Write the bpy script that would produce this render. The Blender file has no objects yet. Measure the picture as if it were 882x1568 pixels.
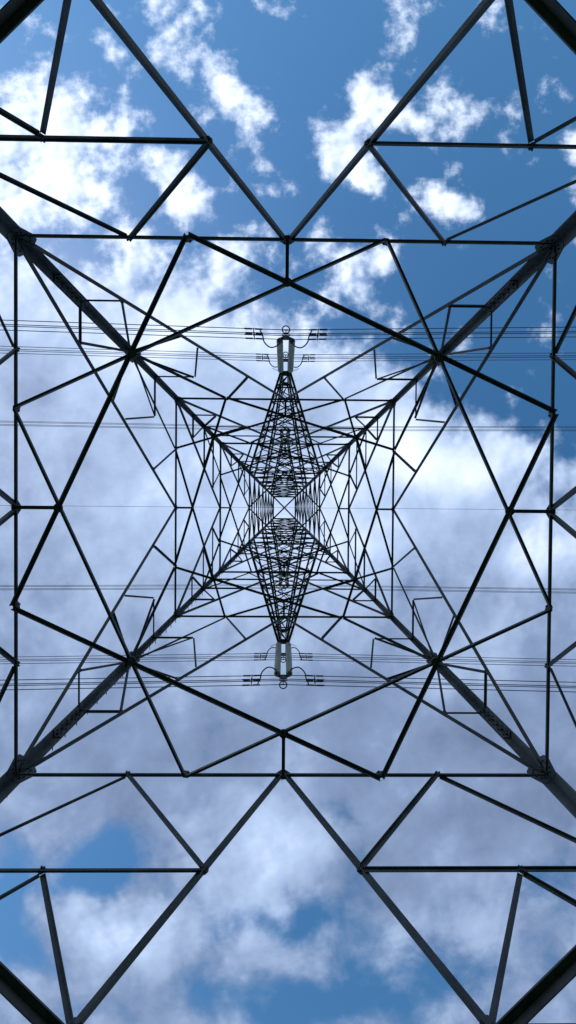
import bpy, math, random
import numpy as np
from mathutils import Vector, Matrix
random.seed(7)
S=0.8            # metres per working unit
FPX=590.0        # lens scale used for laying out the sky
scene=bpy.context.scene

# ------------------------------------------------------------ materials
def new_mat(name):
    m=bpy.data.materials.new(name); m.use_nodes=True
    nt=m.node_tree; nt.nodes.clear()
    return m,nt
def N(nt,t,**k):
    n=nt.nodes.new(t)
    for a,b in k.items(): setattr(n,a,b)
    return n
def pbr(name,c1,c2,rough=.6,metal=0.,scale=3.,bump=.0,spec=.3):
    m,nt=new_mat(name); L=nt.links.new
    o=N(nt,'ShaderNodeOutputMaterial'); b=N(nt,'ShaderNodeBsdfPrincipled')
    tc=N(nt,'ShaderNodeTexCoord'); no=N(nt,'ShaderNodeTexNoise'); r=N(nt,'ShaderNodeValToRGB')
    no.inputs['Scale'].default_value=scale; no.inputs['Detail'].default_value=5; no.inputs['Roughness'].default_value=.65
    L(tc.outputs['Object'],no.inputs['Vector']); L(no.outputs['Fac'],r.inputs['Fac'])
    r.color_ramp.elements[0].position=.35; r.color_ramp.elements[1].position=.68
    r.color_ramp.elements[0].color=(*c1,1); r.color_ramp.elements[1].color=(*c2,1)
    L(r.outputs['Color'],b.inputs['Base Color'])
    b.inputs['Roughness'].default_value=rough; b.inputs['Metallic'].default_value=metal
    b.inputs['Specular IOR Level'].default_value=spec
    if bump:
        bp=N(nt,'ShaderNodeBump'); bp.inputs['Strength'].default_value=bump; bp.inputs['Distance'].default_value=.02
        L(no.outputs['Fac'],bp.inputs['Height']); L(bp.outputs['Normal'],b.inputs['Normal'])
    L(b.outputs[0],o.inputs[0]); return m
STEEL=pbr('weathered_galvanised_steel',(.032,.042,.053),(.085,.10,.118),.6,.1,2.2,.0)
STEEL2=pbr('steel_leg',(.04,.05,.061),(.12,.137,.155),.58,.1,1.5,.2)
BOLT=pbr('bolt_steel',(.02,.024,.028),(.05,.055,.06),.6,.2,9)
GLASS=pbr('insulator_porcelain',(.42,.46,.48),(.60,.63,.65),.3,.0,4)
FIT=pbr('fitting_steel',(.03,.035,.04),(.06,.07,.08),.5,.2,5)
WIRE=pbr('aluminium_conductor',(.06,.075,.09),(.10,.12,.14),.5,.3,1)
CONC=pbr('concrete',(.25,.24,.22),(.38,.37,.35),.9,0,5,.4)
GRASS=pbr('grass',(.03,.055,.015),(.07,.11,.03),.95,0,1.5,.5)

# ------------------------------------------------------------ mesh groups
class G:
    def __init__(s,name,mat): s.n=name; s.m=mat; s.v=[]; s.f=[]
    def add(s,vs,fs):
        b=len(s.v); s.v+= [tuple(Vector(p)*S) for p in vs]; s.f+=[tuple(i+b for i in f) for f in fs]
    def obj(s,parent=None,smooth=False):
        me=bpy.data.meshes.new(s.n); me.from_pydata(s.v,[],s.f); me.update()
        me.materials.append(s.m)
        if smooth:
            for p in me.polygons: p.use_smooth=True
        o=bpy.data.objects.new(s.n,me); scene.collection.objects.link(o)
        if parent: o.parent=parent
        return o
def ext(g,p1,p2,prof,u,v):
    n=len(prof)
    vs=[p1+u*a+v*b for a,b in prof]+[p2+u*a+v*b for a,b in prof]
    fs=[(i,(i+1)%n,n+(i+1)%n,n+i) for i in range(n)]
    fs+=[tuple(range(n))[::-1],tuple(range(n,2*n))]
    g.add(vs,fs)
def angle(g,p1,p2,n,b=.1,off=0.,t=None,cut=.0,flip=1):
    p1=Vector(p1);p2=Vector(p2);n=Vector(n)
    a=(p2-p1); Ln=a.length; a.normalize()
    p1=p1+a*cut; p2=p2-a*cut
    u=n.cross(a).normalized(); v=a.cross(u).normalized()
    if v.dot(n)<0: v=-v
    u=u*flip
    t=t or max(.012,b*.13)
    o=v*(off+random.uniform(-.004,.004))
    prof=[(-b/2,0),(b/2,0),(b/2,-t),(-b/2+t,-t),(-b/2+t,-b*.8),(-b/2,-b*.8)]
    ext(g,p1+o,p2+o,prof,u,v)
def plate(g,c,n,up,w,h,t=.025,off=0):
    c=Vector(c);n=Vector(n).normalized();up=Vector(up)
    u=n.cross(up).normalized(); v=u.cross(n).normalized()
    c=c+n*off
    k=.28
    prof=[(-w,-h*k),(-w*k,-h),(w*k,-h),(w,-h*k),(w,h*k),(w*k,h),(-w*k,h),(-w,h*k)]
    prof=[(a/2,b/2) for a,b in prof]
    ext(g,c-n*t/2,c+n*t/2,prof,u,v)
def cyl(g,p1,p2,r,seg=6,r2=None):
    p1=Vector(p1);p2=Vector(p2);a=(p2-p1).normalized()
    q=Vector((0,0,1)) if abs(a.z)<.9 else Vector((1,0,0))
    u=a.cross(q).normalized(); v=a.cross(u)
    r2=r if r2 is None else r2
    cs=[(math.cos(2*math.pi*i/seg),math.sin(2*math.pi*i/seg)) for i in range(seg)]
    vs=[p1+(u*c+v*s)*r for c,s in cs]+[p2+(u*c+v*s)*r2 for c,s in cs]
    fs=[(i,(i+1)%seg,seg+(i+1)%seg,seg+i) for i in range(seg)]+[tuple(range(seg))[::-1],tuple(range(seg,2*seg))]
    g.add(vs,fs)
def tube(g,pts,r,seg=6):
    pts=[Vector(p) for p in pts]; n=len(pts); vs=[];fs=[]
    for i,p in enumerate(pts):
        a=(pts[min(i+1,n-1)]-pts[max(i-1,0)]).normalized()
        q=Vector((0,0,1)) if abs(a.z)<.9 else Vector((0,1,0))
        u=a.cross(q).normalized(); v=a.cross(u)
        vs+=[p+(u*math.cos(2*math.pi*j/seg)+v*math.sin(2*math.pi*j/seg))*r for j in range(seg)]
    for i in range(n-1):
        for j in range(seg):
            fs.append((i*seg+j,i*seg+(j+1)%seg,(i+1)*seg+(j+1)%seg,(i+1)*seg+j))
    g.add(vs,fs)

# ------------------------------------------------------------ tower
legs=G('legs',STEEL2); face=G('face_bracing',STEEL); plan=G('plan_bracing',STEEL)
arms=G('cross_arms',STEEL); gus=G('gusset_plates',STEEL2); bolts=G('bolts',BOLT); foot=G('footings',CONC)
ZF=-2.5
def W(z):
    if z<=27: return 7-.167*z
    if z<=45.5: return 2.491+(1.36-2.491)*(z-27)/18.5
    return 1.36+(.12-1.36)*(z-45.5)/4.5
def corner(sx,sy,z): w=W(z); return Vector((sx*w,sy*w,z))
def F(k,s,z,w=None):
    w=W(z) if w is None else w
    return [Vector((s,-w,z)),Vector((w,s,z)),Vector((-s,w,z)),Vector((-w,-s,z))][k]
NR=[Vector((0,-1,.166)).normalized(),Vector((1,0,.166)).normalized(),Vector((0,1,.166)).normalized(),Vector((-1,0,.166)).normalized()]
UZ=Vector((0,0,1))
z1=8.12; z2=15.55; z3=20.9; z4=27.
# legs
for sx in(-1,1):
    for sy in(-1,1):
        for za,zb,b in[(ZF,z1,.26),(z1,z2-3,.215),(z2-3,z2,.16),(z2,z3,.16),(z3,z4,.17),(z4,35,.17),(35,45.5,.16),(45.5,50,.12)]:
            p1=corner(sx,sy,za);p2=corner(sx,sy,zb)
            a=(p2-p1).normalized()
            u=Vector((-sx,0,0));u=(u-a*u.dot(a)).normalized()
            v=Vector((0,-sy,0));v=(v-a*v.dot(a)).normalized()
            t=max(.02,b*.12)
            ext(legs,p1,p2,[(0,0),(b,0),(b,t),(t,t),(t,b),(0,b)],u,v)
        # splices with bolts
        for zc,b in[(5.2,.26),(9.6,.215)]:
            a=(corner(sx,sy,zc+.6)-corner(sx,sy,zc-.6)).normalized()
            for d,nn in((Vector((-sx,0,0)),Vector((0,-sy,0))),(Vector((0,-sy,0)),Vector((-sx,0,0)))):
                c=corner(sx,sy,zc)+d*b*.55+nn*.045
                ext(gus,c-a*.5,c+a*.5,[(-b*.36,-.012),(b*.36,-.012),(b*.36,.012),(-b*.36,.012)],d,nn)
                for i in range(6):
                    for j in(-1,1):
                        q=c+a*(-.42+i*.166)+d*j*b*.18
                        cyl(bolts,q,q+nn*.04,.018,6)
        # footing
        c=corner(sx,sy,ZF)
        cyl(foot,c+Vector((0,0,-.3)),c+Vector((0,0,.35)),.6,4,.42)
def H(k,s1,za,s2,zb,b=.07,off=0.,g=face,cut=.04,flip=1):
    angle(g,F(k,s1,za),F(k,s2,zb),NR[k],b,off,cut=cut,flip=flip)
def gp(k,s,z,w=.3,h=.3,off=-.02,nb=4):
    p=F(k,s,z); plate(gus,p,NR[k],UZ,w,h,.02,off)
    r=w*.26
    for i in range(nb):
        an=i*2*math.pi/nb+.6
        u=NR[k].cross(UZ).normalized(); v=u.cross(NR[k])
        q=p+u*math.cos(an)*r+v*math.sin(an)*r+NR[k]*(off-.01)
        cyl(bolts,q,q-NR[k]*.035,.018,6)
a1=150/590*z1
for k in range(4):
    # ---- lower K panel
    DL=lambda z: W(ZF)*(z1-z)/(z1-ZF)
    za,zb,zc,zd=6.28,4.54,2.7,.6
    for g in(-1,1):
        H(k,0.06*g,z1,g*W(ZF),ZF,.12,.015,flip=g)
        H(k,g*DL(za),za,g*W(za),za,.06,-.012)
        H(k,g*DL(zb),zb,g*W(zb),zb,.06,-.012)
        H(k,g*DL(zc),zc,g*W(zc),zc,.06,-.012)
        H(k,g*DL(zd),zd,g*W(zd),zd,.06,-.012)
        rn=3.30
        H(k,g*DL(za),za,g*rn,z1,.08,-.03)
        H(k,g*rn,z1,g*W(za),za,.07,.03)
        ma=g*(DL(za)+.57*(W(za)-DL(za)))
        H(k,ma,za,g*DL(zb),zb,.08,.03)
        H(k,ma,za,g*W(zb),zb,.07,.045)
        mb=g*(DL(zb)+.5*(W(zb)-DL(zb)))
        H(k,mb,zb,g*DL(zc),zc,.07,.03); H(k,mb,zb,g*W(zc),zc,.07,.045)
        mc=g*(DL(zc)+.5*(W(zc)-DL(zc)))
        H(k,mc,zc,g*DL(zd),zd,.07,.03); H(k,mc,zc,g*W(zd),zd,.07,.045)
        gp(k,g*DL(za),za,.13,.13); gp(k,g*DL(zb),zb,.24,.24); gp(k,g*rn,z1,.16,.12); gp(k,ma,za,.13,.11)
        gp(k,g*(W(z1)-.18),z1,.45,.45,-.03,8)
        gp(k,g*a1,z1,.2,.16)
        # hip brace between neighbouring faces
        k2=(k+1)%4
        if g==1: angle(plan,F(k,DL(zb),zb),F(k2,-DL(zb),zb),UZ,.13,-.03,cut=.05)
    gp(k,0,z1,.30,.22,-.02,6)
    # ---- ring 1
    H(k,-W(z1)+.05,z1,W(z1)-.05,z1,.085,0)
    # ---- panel 2
    D2=lambda z: W(z1)*(z2-z)/(z2-z1)
    for g in(-1,1):
        H(k,g*(W(z1)-.05),z1+.03,0.04*g,z2,.125,.02,flip=-g)
        zz=9.99
        H(k,g*W(zz),zz,g*D2(zz),zz,.06,-.02)
        lb=12.35
        H(k,g*D2(zz),zz,g*W(lb),lb,.065,-.03)
        H(k,g*D2(11.46),11.46,g*W(lb),lb,.075,.035)
        H(k,g*D2(13.75),13.75,g*2.37,z2,.08,-.03)
        H(k,g*2.37,z2,g*W(lb),lb,.085,.035)
        P=3.23
        H(k,g*W(13.8),13.8,g*P,13.8,.06,-.02)
        H(k,g*D2(11.96),11.96,g*P,13.8,.06,-.035)
        H(k,g*P,13.8,g*W(12.35),12.35,.065,-.045)
        gp(k,g*(W(z2)-.14),z2,.34,.34,-.03,6); gp(k,g*(W(lb)-.14),lb,.36,.4,-.03,6)
        gp(k,g*D2(zz),zz,.14,.14); gp(k,g*D2(13.75),13.75,.14,.14); gp(k,g*2.37,z2,.14,.14)
    gp(k,0,z2,.3,.26,-.02,6)
    H(k,-W(z2),z2,W(z2),z2,.10,0)
    # ---- panels 3,4
    for lo,hi,b in((z2,z3,.13),(z3,z4,.13)):
        D=lambda z: W(lo)*(hi-z)/(hi-lo)
        zt=lambda f: lo+(hi-lo)*f
        for g in(-1,1):
            H(k,g*W(lo),lo,0.03*g,hi,b,.02,flip=-g)
            for f in(.3,.55,.78):
                H(k,g*W(zt(f)),zt(f),g*D(zt(f)),zt(f),.075,-.02)
            H(k,g*D(zt(.3)),zt(.3),g*W(zt(.55)),zt(.55),.08,-.03)
            H(k,g*D(zt(.55)),zt(.55),g*W(zt(.78)),zt(.78),.08,-.03)
            H(k,g*D(zt(.78)),zt(.78),g*W(hi)*.54,hi,.08,.03)
            H(k,g*W(hi)*.54,hi,g*W(zt(.55)),zt(.55),.08,.035)
            gp(k,g*(W(hi)-.12),hi,.45,.45,-.03,0)
        H(k,-W(hi),hi,W(hi),hi,.12,0)
        gp(k,0,hi,.34,.3,-.02,0)
    # ---- upper body, X braced
    lv=[27,29.5,32.2,35,37.5,40.2,43,45.5]
    for lo,hi in zip(lv[:-1],lv[1:]):
        for g in(-1,1):
            H(k,g*W(lo),lo,-g*W(hi),hi,.085,.015*g)
        H(k,-W(hi),hi,W(hi),hi,.11 if hi<45 else .20,0)
    # ---- star plan bracing
    for (z,a,b) in((z1,a1,.08),(z2,2.37,.085),(z3,W(z3)*.5,.085)):
        w=W(z)
        angle(plan,F(k,-a,z),F((k+1)%4,-a,z),UZ,b,-.09,cut=.02)
        angle(plan,F(k,a,z),F((k+3)%4,a,z),UZ,b,-.05,cut=.02)
        inner=w-a*(w-a)/(w+a)
        angle(plan,F(k,0,z),F(k,0,z,inner),UZ,b*.9,-.12,cut=0)
    p=F(k,0,z1,5.66-a1*(5.66-a1)/(5.66+a1)); plate(gus,p+Vector((0,0,-.11)),UZ,NR[k],.2,.2,.02,0)
    p=F(k,230/590*z1,z1,230/590*z1); plate(gus,p+Vector((0,0,-.11)),UZ,NR[k],.18,.18,.02,0)
for s in(-1,1):
    for z in(z4,):
        angle(plan,Vector((s*W(z),0,z)),Vector((0,W(z)*1,z)),UZ,.085,-.1)
        angle(plan,Vector((s*W(z),0,z)),Vector((0,-W(z),z)),UZ,.085,-.13)
    angle(plan,corner(-1,s,45.5),corner(1,-s,45.5),UZ,.11,-.04*s-.05)
# step bolts on one leg
for i in range(60):
    z=1+i*.4; c=corner(-1,1,z)+Vector((.1,0,0)); cyl(bolts,c,c+Vector((0,.18,0)),.012,5)

# ---- cross arms
ARMS=[(27,9.38,29.5),(35,11.2,37.5),(43,7.57,45.5)]
TW=.36
for z,Lr,zt_ in ARMS:
    for sy in(-1,1):
        w=W(z); wt=W(zt_); n=7
        B=lambda s,t: Vector((s*(w+(TW-w)*t),sy*(w+(Lr-w)*t),z))
        T=lambda s,t: Vector((s*(wt+(TW*.6-wt)*t),sy*(wt+(Lr-wt)*t),zt_+(z+.25-zt_)*t))
        for s in(-1,1):
            angle(arms,B(s,0),B(s,1),UZ,.16,0,flip=s); angle(arms,T(s,0),T(s,1),UZ,.13,0,flip=s)
            for i in range(n):
                t0=i/n;t1=(i+1)/n; nx=Vector((s,0,0))
                angle(arms,B(s,t0),T(s,t1),nx,.065,.0) if i<n-1 else None
                if 0<i<n: angle(arms,B(s,t0),T(s,t0),nx,.055,-.02)
        for i in range(n+1):
            t0=i/n
            if i>0: angle(arms,B(-1,t0),B(1,t0),UZ,.085,-.02)
            if i<n:
                s=1 if i%2 else -1
                angle(arms,B(s,t0),B(-s,(i+1)/n),UZ,.075,-.04)
                angle(arms,B(-s,t0),B(s,(i+1)/n),UZ,.075,-.06) if i<5 else None
                if i>0: angle(arms,T(s,t0),T(-s,(i+1)/n),UZ,.065,-.03)
        plate(arms,Vector((0,sy*Lr,z-.03)),UZ,Vector((0,1,0)),TW*2.4,.35,.04)
tower=bpy.data.objects.new('transmission_tower',None); scene.collection.objects.link(tower)
for g in(legs,face,plan,arms,gus,bolts,foot): g.obj(tower)

# ------------------------------------------------------------ insulators + conductors
DROP=6.05
def lathe(g,c,prof,seg=12):
    vs=[];fs=[]
    for r,z in prof:
        vs+=[Vector((c[0]+r*math.cos(2*math.pi*j/seg),c[1]+r*math.sin(2*math.pi*j/seg),c[2]+z)) for j in range(seg)]
    for i in range(len(prof)-1):
        for j in range(seg): fs.append((i*seg+j,i*seg+(j+1)%seg,(i+1)*seg+(j+1)%seg,(i+1)*seg+j))
    g.add(vs,fs)
for z,Lr,_ in ARMS:
    for sy in(-1,1):
        y=sy*Lr
        e=bpy.data.objects.new('insulator_string',None); scene.collection.objects.link(e)
        gl=G('porcelain_discs',GLASS); ft=G('steel_fittings',FIT)
        top=z-.55; bot=z-DROP+.75
        for x in(-.34,.34):
            cyl(ft,(x,y,z-.02),(x,y,top),.03)
            n=26; d=(top-bot)/n; prof=[]
            for i in range(n):
                zz=-(i*d)
                prof+=[(.10,zz),(.12,zz-d*.3),(.19,zz-d*.55),(.19,zz-d*.8),(.11,zz-d*.9)]
            lathe(gl,(x,y,top),prof)
            cyl(ft,(x,y,bot),(x,y,bot-.3),.035)
            # upper arcing horn
            tube(ft,[(x,y,top),(x*1.8,y,top-.1),(x*2.6,y,top-.45)],.016)
        zc=z-DROP
        ext(ft,Vector((0,y-.025,bot-.3)),Vector((0,y+.025,bot-.3)),[(-.42,.06),(.42,.06),(.25,-.12),(.06,-.3),(-.06,-.3),(-.25,-.12)],Vector((1,0,0)),Vector((0,0,1)))
        # horns, bull-horn shape
        for s in(-1,1):
            pts=[(0.15,-.05),(.45,.40),(.85,.52),(1.18,.25),(1.28,-.12),(1.42,-.40)]
            P3=[]
            for i in range(31):
                t=i/30*(len(pts)-1); j=min(int(t),len(pts)-2); f=t-j
                a0,a1_,a2,a3=[pts[max(0,min(len(pts)-1,j+q))] for q in(-1,0,1,2)]
                cr_=lambda i_: .5*((2*a1_[i_])+(-a0[i_]+a2[i_])*f+(2*a0[i_]-5*a1_[i_]+4*a2[i_]-a3[i_])*f*f+(-a0[i_]+3*a1_[i_]-3*a2[i_]+a3[i_])*f**3)
                P3.append((s*cr_(0), y-sy*cr_(1),zc+.4))
            tube(ft,P3,.036)
        # small ring at the outer end
        ring=[(.2*math.cos(t),y+sy*(.14)+.2*math.sin(t),zc-.3) for t in np.linspace(0,2*math.pi,17)]
        tube(ft,ring,.032)
        dy,dz=.15,.24
        for a in(-dy,dy):
            for b in(-dz,dz):
                cyl(ft,(-.22,y+a,zc+b),(.22,y+a,zc+b),.035)
                for s in(-1,1):
                    cyl(ft,(s*1.25,y+a,zc+b-.04),(s*1.65,y+a,zc+b-.07),.045)
                    cyl(ft,(s*1.65,y+a,zc+b-.07),(s*1.8,y+a,zc+b-.08),.02)
                    cyl(ft,(s*1.8,y+a,zc+b-.08),(s*2.2,y+a,zc+b-.1),.045)
        for a in(-dy,dy): cyl(ft,(0,y+a,zc+dz),(0,y+a,zc-dz),.025)
        cyl(ft,(0,y-dy,zc+dz),(0,y+dy,zc+dz),.025); cyl(ft,(0,y-dy,zc-dz),(0,y+dy,zc-dz),.025)
        for s in(-1,1):
            for q in((1.72,dz),(1.72,-dz)):
                cyl(ft,(s*q[0],y-dy-.06,zc+q[1]-.06),(s*q[0],y+dy+.06,zc+q[1]-.06),.025)
        gl.obj(e,True); ft.obj(e)
        wg=G('conductors',WIRE)
        for a in(-dy,dy):
            for b in(-dz,dz):
                pts=[]
                for i in range(-160,161):
                    x=math.copysign(abs(i)**1.5*.25,i) if i else 0
                    xx=abs(x)%400; zz=zc+b-.05*xx+.05*xx*xx/400
                    pts.append((x,y+a,zz))
                tube(wg,pts,.021,5)
        pe=bpy.data.objects.new('power_cable',None); scene.collection.objects.link(pe); wg.obj(pe)
ew=G('earth_wire',WIRE)
tube(ew,[((i*5),0,50.-.05*(abs(i*5)%400)+.05*(abs(i*5)%400)**2/400) for i in range(-100,101)],.022,5)
ew.obj()

# ------------------------------------------------------------ ground
gm=bpy.data.meshes.new('ground'); n=60; R=9000
vs=[];fs=[]
xs=np.sign(np.linspace(-1,1,n))*np.abs(np.linspace(-1,1,n))**3*R
for yy in xs:
    for xx in xs:
        d=math.hypot(xx,yy); vs.append((xx,yy,ZF*S+(0 if d<30 else 1.5*math.sin(xx*.011)*math.sin(yy*.013)*min(1,(d-30)/200)-(.0))))
for i in range(n-1):
    for j in range(n-1): fs.append((i*n+j,i*n+j+1,(i+1)*n+j+1,(i+1)*n+j))
gm.from_pydata(vs,[],fs); gm.materials.append(GRASS)
scene.collection.objects.link(bpy.data.objects.new('ground',gm))

# ------------------------------------------------------------ clouds (a sheet 1500 m up, lit from above by the sun)
HC=1500.; K=HC/FPX
t=np.linspace(-1,1,361)
g1=np.where(np.abs(t)<.8, t/.8*1000, np.sign(t)*(1000+((np.abs(t)-.8)/.2)**2.5*9000))
PX,PY=np.meshgrid(g1,g1)
X=PX+435; Y=PY+777
def sm(a): a=np.clip(a,0,1); return a*a*(3-2*a)
wx=X+12*np.sin(Y/37+1.3)+8*np.sin(Y/17+X/29)
wy=Y+12*np.sin(X/41+.4)+8*np.sin(X/19-Y/31+2)
yt=np.interp(wx,[-200,200,450,600,700,900],[430,450,500,600,640,720])
T=sm((wy-yt)/150+.5)
bot=sm((wy-1190)/110)
cov=.20*(1-T)+1.12*T-.27*bot
blobs=[(100,225,110,80,.62),(20,265,80,70,.45),(60,360,120,50,.32),(205,415,45,40,.45),(270,85,38,65,.42),(275,305,36,56,.54),
(340,150,45,34,.42),(388,222,36,38,.42),(335,412,44,46,.5),(165,85,22,25,.3),(540,215,46,62,.55),(548,285,36,32,.45),(655,190,70,46,.36),
(690,305,42,28,.52),(595,90,36,60,.22),(560,440,54,54,.48),(480,390,34,34,.42),(610,560,50,60,.15),(880,225,30,50,.42),(50,480,110,60,.2),
(430,15,20,14,.35),(60,60,60,20,.2),(190,20,60,14,.15),(40,130,40,60,.15),(430,330,300,180,.05),(450,60,60,60,-.12),(410,320,30,30,-.15),(760,420,100,100,-.15),
(700,700,120,50,.25),(840,850,50,45,.25),(845,765,45,30,-.45),(860,640,60,60,-.2),(160,1305,56,44,-.85),(130,1360,44,30,-.65),(15,1400,36,85,-1.),(450,1420,95,34,-.62),
(480,1550,170,45,-.75),(650,1500,120,55,-.35),(850,1375,46,38,-.5),(225,1440,110,50,.4),(400,1330,70,50,.25),(130,1470,60,40,.2),(60,1500,30,40,-.3),(610,1330,110,60,.2),(820,1500,70,60,.05),(760,1250,170,60,.25),(40,1290,60,40,.05)]
for bx,by,rx,ry,a in blobs: cov+=a*np.exp(-((wx-bx)/rx)**2-((wy-by)/ry)**2)
far=sm((np.hypot(PX,PY)-1100)/500); cov=cov*(1-far)+.62*far
sh=np.interp(wy,[0,350,520,700,850,1000,1120,1250,1450,1600],[.98,.90,.64,.52,.46,.41,.31,.33,.38,.33])  # cloud brightness, sunlit white to shaded grey, painted into the sheet's colour
for bx,by,rx,ry,a in[(700,700,140,50,.34),(430,1270,90,60,.28),(225,1440,120,60,.36),(400,1340,70,60,.18),(830,850,60,50,.4),(60,640,90,90,-.06),
 (620,1130,200,90,-.03),(450,500,120,60,.2),(430,780,190,160,.24),(820,1100,120,160,-.08),(620,1340,90,60,-.08),(130,200,100,80,.05),(560,640,50,60,.14),(300,530,90,40,.14),(300,1100,90,60,.06)]:
    sh+=a*np.exp(-((wx-bx)/rx)**2-((wy-by)/ry)**2)
puff=1-.64*T
puff=np.clip(puff+.35*np.exp(-((wx-840)/80)**2-((wy-800)/110)**2)+.28*np.exp(-((wx-200)/190)**2-((wy-1380)/110)**2),0,1)
nn=len(g1)
cm=bpy.data.meshes.new('clouds')
vv=np.stack([PX*K,PY*K,np.zeros_like(PX)],-1).reshape(-1,3)
idx=np.arange(nn*nn).reshape(nn,nn)
ff=np.stack([idx[:-1,:-1],idx[:-1,1:],idx[1:,1:],idx[1:,:-1]],-1).reshape(-1,4)
cm.from_pydata(vv.tolist(),[],ff.tolist())
for nm,ar in(('coverage',cov),('painted_brightness',sh),('puff',puff)):
    at=cm.attributes.new(nm,'FLOAT','POINT'); at.data.foreach_set('value',ar.reshape(-1).astype(np.float32))
co=bpy.data.objects.new('clouds',cm); co.location=(0,0,HC); scene.collection.objects.link(co)
m,nt=new_mat('cloud_vapour'); L=nt.links.new
def math_(op,a,b=None,c=None,clamp=False):
    n_=N(nt,'ShaderNodeMath',operation=op,use_clamp=clamp)
    for i,x in enumerate((a,b,c)):
        if x is None: continue
        if isinstance(x,(int,float)): n_.inputs[i].default_value=x
        else: L(x,n_.inputs[i])
    return n_.outputs[0]
tc=N(nt,'ShaderNodeTexCoord'); mp=N(nt,'ShaderNodeMapping'); mp.inputs['Scale'].default_value=(1/K,1/K,1/K)
L(tc.outputs['Object'],mp.inputs['Vector'])
def noise(scale,det,rough,dist=0,off=None):
    n_=N(nt,'ShaderNodeTexNoise'); n_.inputs['Scale'].default_value=scale; n_.inputs['Detail'].default_value=det
    n_.inputs['Roughness'].default_value=rough; n_.inputs['Distortion'].default_value=dist
    if off:
        ad=N(nt,'ShaderNodeVectorMath',operation='ADD'); ad.inputs[1].default_value=off; L(mp.outputs[0],ad.inputs[0]); L(ad.outputs[0],n_.inputs['Vector'])
    else: L(mp.outputs[0],n_.inputs['Vector'])
    return n_.outputs['Fac']
n1=noise(1/72,8,.6)
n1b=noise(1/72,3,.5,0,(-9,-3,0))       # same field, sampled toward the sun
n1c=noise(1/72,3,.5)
nL=noise(1/120,6,.56,.25,(77,311,0))
n2=noise(1/210,2,.5,0,(531,900,0))
att=lambda s: N(nt,'ShaderNodeAttribute',attribute_name=s).outputs['Fac']
ca,sa,pu=att('coverage'),att('painted_brightness'),att('puff')
ip=math_('SUBTRACT',1,pu)
d=math_('ADD',ca,math_('MULTIPLY',math_('MULTIPLY',math_('SUBTRACT',n1,.5),1.9),pu))
d=math_('ADD',d,math_('MULTIPLY',math_('MULTIPLY',math_('SUBTRACT',nL,.5),2.3),ip))
lo=math_('SUBTRACT',.30,math_('MULTIPLY',ip,.02))
wd=math_('ADD',.50,math_('MULTIPLY',ip,.22))
q=math_('DIVIDE',math_('SUBTRACT',d,lo),wd,clamp=True)
mr=N(nt,'ShaderNodeMapRange',interpolation_type='SMOOTHSTEP'); mr.inputs['To Max'].default_value=.97
L(q,mr.inputs['Value']); alpha=mr.outputs['Result']
br=math_('ADD',sa,math_('MULTIPLY',math_('SUBTRACT',n2,.5),.4))
br=math_('ADD',br,math_('MULTIPLY',math_('MULTIPLY',math_('SUBTRACT',n1,.5),.3),pu))
br=math_('ADD',br,math_('MULTIPLY',math_('MULTIPLY',math_('SUBTRACT',nL,.5),1.15),ip))
br=math_('ADD',br,math_('MULTIPLY',math_('MULTIPLY',math_('SUBTRACT',n1c,n1b),1.9),math_('MULTIPLY',pu,pu)))  # self-shadow of the puffs painted into the colour, lighter on the sunward side
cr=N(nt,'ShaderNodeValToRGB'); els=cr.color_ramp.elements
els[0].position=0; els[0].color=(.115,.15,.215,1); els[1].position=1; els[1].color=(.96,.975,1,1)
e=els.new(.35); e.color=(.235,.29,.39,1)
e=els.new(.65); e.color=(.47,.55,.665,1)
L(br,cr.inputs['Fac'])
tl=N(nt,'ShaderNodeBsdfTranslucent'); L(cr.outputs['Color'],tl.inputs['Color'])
tr=N(nt,'ShaderNodeBsdfTransparent'); mx=N(nt,'ShaderNodeMixShader')
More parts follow.
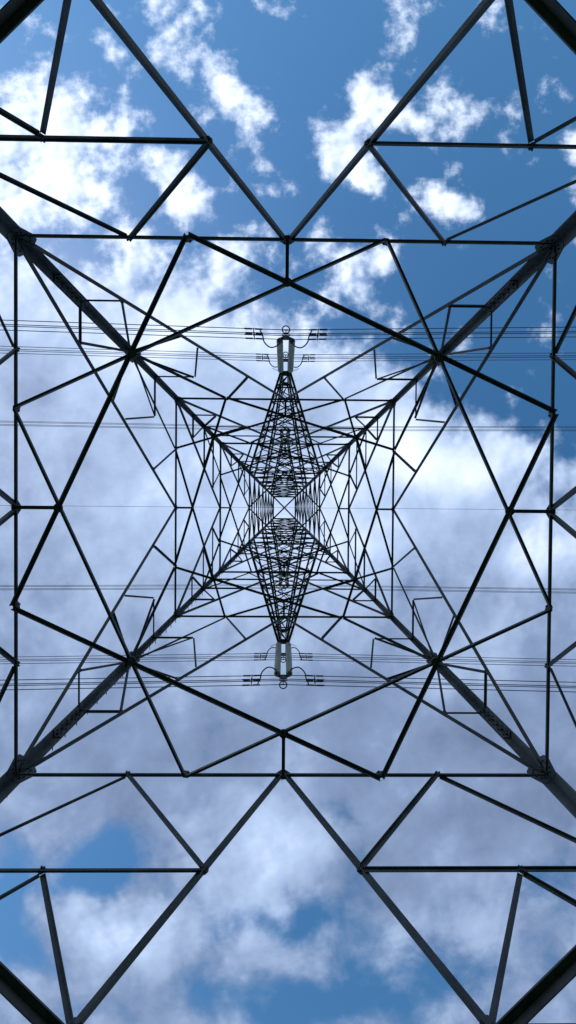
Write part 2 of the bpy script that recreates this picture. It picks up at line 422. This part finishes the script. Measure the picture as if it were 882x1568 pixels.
L(alpha,mx.inputs['Fac']); L(tr.outputs[0],mx.inputs[1]); L(tl.outputs[0],mx.inputs[2])
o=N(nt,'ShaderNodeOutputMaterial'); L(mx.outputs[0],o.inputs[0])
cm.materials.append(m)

# ------------------------------------------------------------ light
EL=math.radians(52); sd=Vector((-1,-.25,0)).normalized()*math.cos(EL)+Vector((0,0,math.sin(EL)))
sl=bpy.data.lights.new('sun','SUN'); sl.energy=3.8; sl.angle=math.radians(.5); sl.color=(1,.96,.92)
so=bpy.data.objects.new('sun',sl); so.rotation_euler=sd.to_track_quat('Z','Y').to_euler(); scene.collection.objects.link(so)
w=bpy.data.worlds.new('World'); scene.world=w; w.use_nodes=True; wn=w.node_tree
sky=wn.nodes.new('ShaderNodeTexSky'); sky.sky_type='NISHITA'; sky.sun_disc=False
sky.sun_elevation=EL; sky.sun_rotation=math.atan2(sd.x,sd.y); sky.air_density=1.15; sky.dust_density=.6; sky.ozone_density=2.6
hs=wn.nodes.new('ShaderNodeHueSaturation'); hs.inputs['Saturation'].default_value=1.28; hs.inputs['Hue'].default_value=.495
wn.links.new(sky.outputs[0],hs.inputs['Color'])
wn.links.new(hs.outputs[0],wn.nodes['Background'].inputs[0]); wn.nodes['Background'].inputs[1].default_value=.135

# ------------------------------------------------------------ camera
cam=bpy.data.cameras.new('camera'); cam.sensor_fit='VERTICAL'; cam.sensor_height=36; cam.sensor_width=36*9/16
cam.lens=36*FPX/1568; cam.clip_end=60000; cam.clip_start=.05
c=bpy.data.objects.new('camera',cam); scene.collection.objects.link(c)
f=Vector((6,7,590)).normalized()
up=Vector((0,-1,0)); ro=math.radians(.45)
up=(up-f*up.dot(f)).normalized(); rt=f.cross(up).normalized()
up2=up*math.cos(ro)-rt*math.sin(ro); rt2=f.cross(up2).normalized()
M=Matrix((rt2,up2,-f)).transposed()
c.matrix_world=Matrix.Translation((-.02,-.035,0))@M.to_4x4(); scene.camera=c
scene.view_settings.view_transform='Standard'; scene.view_settings.look='None'; scene.view_settings.exposure=0
